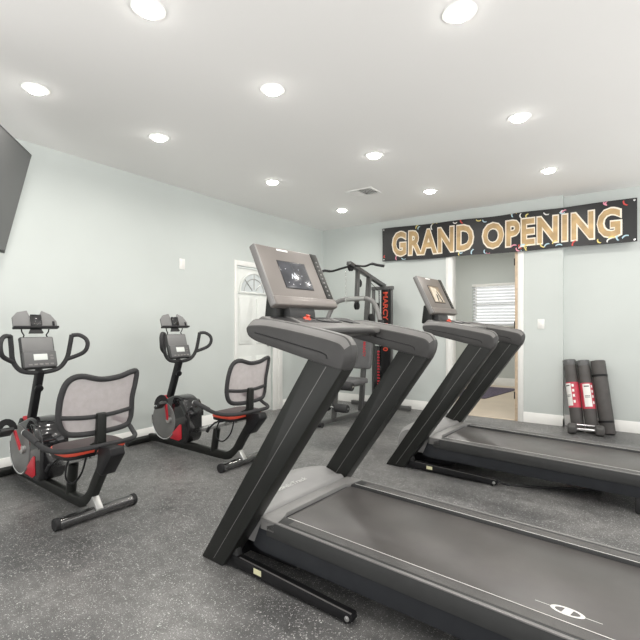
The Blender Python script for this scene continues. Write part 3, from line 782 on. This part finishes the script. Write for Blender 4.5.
    lp = [(-.232, .70), (-.222, .80), (-.19, .880), (-.12, .907), (0, .878), (.12, .884), (.20, .906), (.245, .905), (.240, .83), (.222, .74), (.222, .65), (.215, .595), (.175, .555), (.0, .545), (-.13, .552), (-.195, .575), (-.225, .63)]
    loop = spline([bk(y, z) for y, z in lp], 5, True)
    bf = K().tube(loop, .0175, 12, closed=True).build('back_frame', M['foam'], t)
    K().tube(spline([bk(-.225, .668), bk(-.1, .652), bk(0, .648), bk(.1, .652), bk(.222, .665)], 4), .014, 12).build('cross_bar', M['foam'], bf)
    zz = lambda pts_: pts_
    me_ = K()
    ring = [Vector(p_) for p_ in loop]; cen = sum(ring, Vector())/len(ring)
    rows = 8; rgs = []
    for r_ in range(1, rows+1):
        f = r_/rows; rgs.append([me_.bm.verts.new(Vector(bk(cen.y+(q_.y-cen.y)*f, cen.z+(q_.z-cen.z)*f))) for q_ in ring])
    cvt = me_.bm.verts.new(bk(cen.y, cen.z)); n_ = len(ring)
    for k in range(n_): me_.bm.faces.new((cvt, rgs[0][k], rgs[0][(k+1) % n_]))
    for A2, B2_ in zip(rgs, rgs[1:]):
        for k in range(n_): me_.bm.faces.new((A2[k], B2_[k], B2_[(k+1) % n_], A2[(k+1) % n_]))
    me_.build('back_mesh', M['meshf'], bf, smooth=180)
    m = K(); m.prism(rpoly([(.62, .40), (.77, .40), (.81, .45), (.815, .67), (.785, .675), (.765, .49), (.62, .435)], .015), -.028, .028, 'y'); m.build('back_bracket', M['charcoal'], t, bevel=.006)
    return t
M['dgrey3'] = mat('wheel_grey_plastic', (.165, .165, .16), .4, var=.06)
M['dgrey2'] = mat('mid_grey_plastic', (.10, .10, .10), .4, var=.06)
M['silver2'] = mat('light_grey_plastic', (.17, .17, .168), .4, var=.05)
mat_rear = mat('dark_chrome', (.17, .17, .17), .2, metal=.9, var=.08)
B1 = make_bike(); B2 = copy_tree(B1)
add_cranks(B1, 122); add_cranks(B2, 95)
for k_ in kids(B1):
    if k_.name.split('.')[0] in ('back_frame', 'back_bracket', 'seat_pan', 'seat_cushion', 'seat_hand_bar', 'seat_carriage', 'seat_lever'): k_.location = (-.05, 0, -.014)   # seat slid forward on its rail
B1.location = (-3.45, 1.49, 0); B1.rotation_euler.z = R(-1.5)
B2.location = (-3.45, 2.73, 0); B2.rotation_euler.z = 0
tag(B1, 'nearer recumbent exercise bike at left, mesh back seat, red and black, facing the left wall', 'exercise bike', 'recumbent bikes')
tag(B2, 'farther recumbent exercise bike with mesh back seat, before the white door', 'exercise bike', 'recumbent bikes')

# ------------------------------------------------------------------ home gym
GX = -2.97
gy = empty('home_gym', (GX, 5.0, 0), 0, 'tall grey home gym with lat bar and black weight stack shroud in the back corner', 'home gym')
def g(x, y, z): return (x-GX, y-5.0, z)
m = MB(); m.tube([g(-3.03, 4.26, .045), g(-2.97, 5.0, .045), g(-2.95, 5.80, .045)], 0, sq=(.05, .06)); m.build('base_beam', M['gym'], gy, bevel=.006)
m = MB(); m.tube([g(-3.08, 4.26, .03), g(-2.98, 4.26, .03)], .03, 12); m.build('front_foot', M['rubber'], gy)
m = MB(); m.tube([g(-3.5, 5.78, .04), g(-2.55, 5.78, .04)], 0, sq=(.06, .06)); m.build('rear_foot', M['gym'], gy, bevel=.006)
m = MB(); m.tube([g(-2.97, 5.13, .06), g(-2.97, 5.35, 1.86)], 0, sq=(.055, .06)); m.build('mast', M['gym'], gy, bevel=.006)
m = MB(); m.tube([g(-2.97, 4.82, 1.985), g(-2.97, 5.2, 1.90), g(-2.97, 5.80, 1.76)], 0, sq=(.05, .065)); m.build('top_boom', M['gym'], gy, bevel=.006)
m = MB(); m.tube([g(-2.97, 5.05, 1.92), g(-2.97, 5.02, 1.50)], 0, sq=(.05, .05)); m.build('press_post', M['gym'], gy, bevel=.006)
for y, z, x in ((5.1, 1.455, -.045), (5.08, 1.75, .0), (4.87, 1.94, 0), (5.3, 1.3, .06), (5.45, 1.45, .06), (5.75, 1.70, .05)):
    m = MB(); m.lathe([(.02, -.016), (.055, -.014), (.048, -.005), (.048, .005), (.055, .014), (.02, .016)], g(GX+x, y, z), (1, 0, 0.0), 20); m.build('pulley', M['black'], gy)
# lat bar
lb = spline([g(-3.50, 4.93, 1.90), g(-3.42, 4.93, 1.93), g(-3.30, 4.93, 1.915), g(-3.12, 4.93, 1.945), g(-2.97, 4.93, 1.965), g(-2.80, 4.93, 1.945), g(-2.70, 4.93, 1.965), g(-2.62, 4.93, 1.945), g(-2.53, 4.93, 1.925)], 5)
lt = MB().tube(lb, .014, 10).build('lat_bar', M['charcoal'], gy)
for a, b in ((0, 10), (-11, len(lb))): MB().tube(lb[a:b] if a == 0 else lb[a:], .018, 10).build('bar_grip', M['foam'], lt)
m = MB()
for k in range(14): m.tube([(p_.x, p_.y, p_.z) for p_ in [Vector(g(-3.05, 4.88, 1.88-.03*k))+Vector((.006*math.cos(a) if k % 2 else 0, 0 if k % 2 else .006*math.cos(a), .016*math.sin(a))) for a in [2*PI*i/8 for i in range(8)]]], .0025, 5, closed=True)
m.build('chain', M['steelw'], gy)
# press arms
pr = MB().tube(spline([g(-3.37, 4.90, 1.20), g(-3.33, 4.92, 1.35), g(-3.25, 4.95, 1.49), g(-3.12, 4.97, 1.535), g(-2.97, 4.98, 1.54), g(-2.80, 4.97, 1.535), g(-2.68, 4.95, 1.48), g(-2.60, 4.92, 1.34), g(-2.56, 4.90, 1.20)], 6), .030, 12).build('press_arm', M['hood2'], gy)
for x in (-3.385, -2.555):
    MB().cyl(g(x, 4.90, 1.26), g(x-(.02 if x < -3 else -.01), 4.88, 1.08), .036).build('press_grip', M['foam'], pr)
MB().cyl(g(-3.16, 4.972, 1.535), g(-2.82, 4.972, 1.54), .03).build('press_sleeve', M['alu'], pr)
# pads
m = MB(); m.prism(rpoly([(-.135, .62), (.135, .62), (.15, .70), (.15, 1.10), (.12, 1.18), (-.12, 1.18), (-.15, 1.10), (-.15, .70)], .04), -.02, .045, 'y')
o = m.build('back_pad', M['pad'], gy, bevel=.018, seg=3); o.location = (-.01, .10, 0); o.rotation_euler.x = R(-4)
t_ = MB(); text_bm(t_, 'MARCY', lambda u, w, z: (.035+w, -.0225, .98-u), .20, .04, bold=.02); e = t_.build('pad_lettering', M['red'], o)
m = MB(); m.prism(rpoly([(-.15, -.12), (.15, -.12), (.17, .25), (-.17, .25)], .05), .455, .52, 'z'); o = m.build('seat_pad', M['pad'], gy, bevel=.018, seg=3); o.location = (0, -.20, 0)
m = MB(); m.tube([(0, .15, .43), (0, -.42, .43)], 0, sq=(.05, .05)); m.build('seat_support', M['gym'], gy, bevel=.006)
m = MB(); m.tube([(-.0, -.52, .07), (-.0, -.47, .44)], 0, sq=(.05, .05)); m.build('leg_post', M['gym'], gy, bevel=.006)
m = MB(); m.tube([(0, -.50, .42), (0, -.53, .24)], 0, sq=(.04, .04)); dv = m.build('leg_lever', M['gym'], gy, bevel=.005)
for z, y in ((.46, -.44), (.215, -.55)):
    m = MB(); m.cyl((-.22, y, z), (.22, y, z), .012); m.build('roller_bar', M['steelw'], gy)
    for s in (-1, 1):
        m = MB(); m.lathe([(.015, 0), (.045, 0), (.05, .01), (.05, .16), (.045, .17), (.015, .17)], (s*.045, y, z), (s, 0, 0)); m.build('foam_roller', M['foam'], gy)
# weight stack with shroud
m = MB(); m.tube([g(-3.10, 5.72, .06), g(-3.10, 5.72, 1.72)], 0, sq=(.04, .04)); m.build('stack_post', M['gym'], gy, bevel=.005)
m = MB(); m.tube([g(-2.815, 5.72, .06), g(-2.815, 5.72, 1.72)], 0, sq=(.035, .035)); m.build('stack_post', M['gym'], gy, bevel=.005)
m = MB(); m.box(g(-2.955, 5.72, 1.725), (.33, .07, .05)); m.build('stack_cap', M['gym'], gy, bevel=.006)
shd = MB().box(g(-2.89, 5.70, .91), (.13, .05, 1.58)).build('stack_shroud', M['black'], gy, bevel=.004)
for wd, z0, ln in (('MARCY', 1.665, .40), ('MWM', 1.225, .19), ('990', 1.0, .17)):
    t_ = MB(); text_bm(t_, wd, lambda u, w, z: (.045+w, .673, z0-u), ln, .078, bold=.03); t_.build('shroud_lettering', M['orange'], shd)
sh2 = MB().box(g(-3.02, 5.70, .50), (.12, .04, .80)).build('stack_guard', M['gloss'], gy, bevel=.004)
t_ = MB()
for k in range(12): t_.box(g(-3.0, 5.679, .82-k*.042), (.035, .002, .024))
t_.build('guard_print', M['red'], sh2)
m = MB()
for k in range(10): m.box(g(-2.995, 5.76, .12+k*.03), (.13, .10, .027))
m.build('weight_plates', M['iron'], gy, bevel=.003)
for x in (-3.03, -2.985): m = MB(); m.cyl(g(x, 5.76, .1), g(x, 5.76, 1.70), .011); m.build('guide_rod', M['steelw'], gy)
m = MB(); m.tube([g(-2.97, 5.36, 1.80), g(-3.005, 5.70, 1.68), g(-3.005, 5.74, .45)], .005, 6); m.build('steel_cable', M['black'], gy)

# ------------------------------------------------------------------ exercise mats and dumbbell
def yoga(name, base, top, r, label, wrap=None, straps=()):
    b, t2 = Vector(base), Vector(top); ax = (t2-b); L_ = ax.length; ax.normalize()
    q = Vector((0, 0, 1)).rotation_difference(ax)
    e = empty(name, base, 0, label, 'exercise mat')
    # spiral roll section
    m = MB(); n_ = 40
    prof = []
    m.lathe([(r*.15, .003), (r*.97, .0), (r, .006), (r, L_-.006), (r*.97, L_), (r*.15, L_-.003)], (0, 0, 0), ax, 32)
    m.tube([q @ Vector((r*math.cos(.2)*1.0, r*math.sin(.2), .002)), q @ Vector((r*math.cos(.2), r*math.sin(.2), L_-.002))], .004, 6)
    m.build('rolled_foam', M['yoga'], e)
    m = MB(); pts = []
    for k in range(90):
        a = k/90*2*PI*4.5; rr_ = r*(.12+.84*k/90); pts.append(q @ Vector((rr_*math.cos(a), rr_*math.sin(a), L_+.0005)))
    m.tube(pts, .0022, 4); m.build('roll_spiral', M['black'], e)
    for z in straps:
        m = MB(); m.lathe([(r-.001, z-.014), (r+.005, z-.012), (r+.005, z+.012), (r-.001, z+.014)], (0, 0, 0), ax, 32); m.build('strap', M['black'], e)
    if wrap:
        z0, z1, a0 = wrap
        m = MB(); m.lathe([(r+.0005, z0), (r+.002, z0), (r+.002, z1), (r+.0005, z1)], (0, 0, 0), ax, 32); w = m.build('paper_wrapper', M['wrapred'], e)
        def cyl_pt(a, z, o=.003): return q @ Vector(((r+o)*math.sin(a)*1., -(r+o)*math.cos(a), z))
        m = MB(); m.grid(lambda u, v_: cyl_pt(a0-.55+u*1.15, z0+.022+v_*(z1-z0-.035)), 10, 1); m.build('white_label', M['white2'], w, smooth=180)
        m = MB()
        for k, (z, h_) in enumerate(((z1-.045, .012), (z1-.15, .006), (z1-.165, .006))):
            m.grid(lambda u, v_: cyl_pt(a0-.35+u*.75, z+v_*h_, .0042), 6, 1)
        m.build('label_print', M['greyp'], w, smooth=180)
        m = MB()
        for z in (.9, .68, .46, .2):
            zz = z0+(z1-z0)*z*.9; m.grid(lambda u, v_: cyl_pt(a0+.72+u*.32, zz+v_*.03, .0042), 4, 1)
        m.build('wrapper_print', M['white2'], w, smooth=180)
        m = MB(); m.lathe([(r+.0005, L_-.06), (r+.004, L_-.05), (r+.003, L_-.02), (r+.004, L_+.004), (r*.6, L_+.006)], (0, 0, 0), ax, 20); m.build('clear_wrap', M['plastic'], e)
    return e
yoga('exercise_mat', (-.530, 5.79, .002), (-.642, 5.985, .78), .064, 'leftmost rolled black mat in red wrapper with white label edge, leaning on the wall', (.26, .55, -.75))
yoga('exercise_mat', (-.392, 5.79, .002), (-.503, 5.985, .78), .064, 'middle rolled black mat in red wrapper with broad white label', (.26, .55, .05))
yoga('exercise_mat', (-.250, 5.84, .002), (-.357, 5.98, .79), .072, 'rightmost plain black rolled mat held by two dark straps', None, (.13, .64))
db = empty('dumbbell', (-.447, 5.650, 0), 8, 'black hex dumbbell with chrome handle on the floor before the rolled mats', 'dumbbell')
m = MB(); m.tube([(-.10, 0, .056), (-.05, 0, .056), (0, 0, .056), (.05, 0, .056), (.10, 0, .056)], [.015, .017, .0195, .017, .015], 14); m.build('handle', M['steelw'], db)
for s in (-1, 1):
    m = MB(); m.lathe([(.04, .0), (.064, .012), (.064, .075), (.045, .09), (.02, .09)], (s*.085, 0, .056), (s, 0, 0), 6); hd_ = m.build('weight_head', M['iron'], db, bevel=.006, smooth=30)
m = MB(); m.tube([(-.085, -.01, .108), (.085, .0, .104)], .009, 8); m.build('chrome_bar', M['steelw'], db)

# ------------------------------------------------------------------ light and camera
w = bpy.data.worlds.new('World'); SC.world = w; w.use_nodes = True
nt = w.node_tree; bg = nt.nodes['Background']
# overcast daylight above the horizon, a brighter lower half added to light the ceiling (comes in through the open front and right side)
tc = nd(nt, 'ShaderNodeTexCoord'); sx = nd(nt, 'ShaderNodeSeparateXYZ'); rp = nd(nt, 'ShaderNodeMapRange')
rp.inputs['From Min'].default_value = -.15; rp.inputs['From Max'].default_value = .1
rp.inputs['To Min'].default_value = WLO; rp.inputs['To Max'].default_value = WHI
nt.links.new(tc.outputs['Generated'], sx.inputs['Vector']); nt.links.new(sx.outputs['Z'], rp.inputs['Value']); nt.links.new(rp.outputs['Result'], bg.inputs['Strength'])
bg.inputs['Color'].default_value = (1, .985, .97, 1)
cam = bpy.data.cameras.new('Camera'); co_ = bpy.data.objects.new('Camera', cam); COL.objects.link(co_)
co_.location = (0, 0, 1.2); co_.rotation_euler = (R(90), 0, math.atan2(.578, .816))
cam.sensor_width = 36; cam.sensor_fit = 'HORIZONTAL'; cam.lens = 36*446/640
cam.shift_y = 5/640; cam.clip_start = .05
SC.camera = co_
SC.view_settings.view_transform = 'Standard'
SC.view_settings.exposure = 0.0
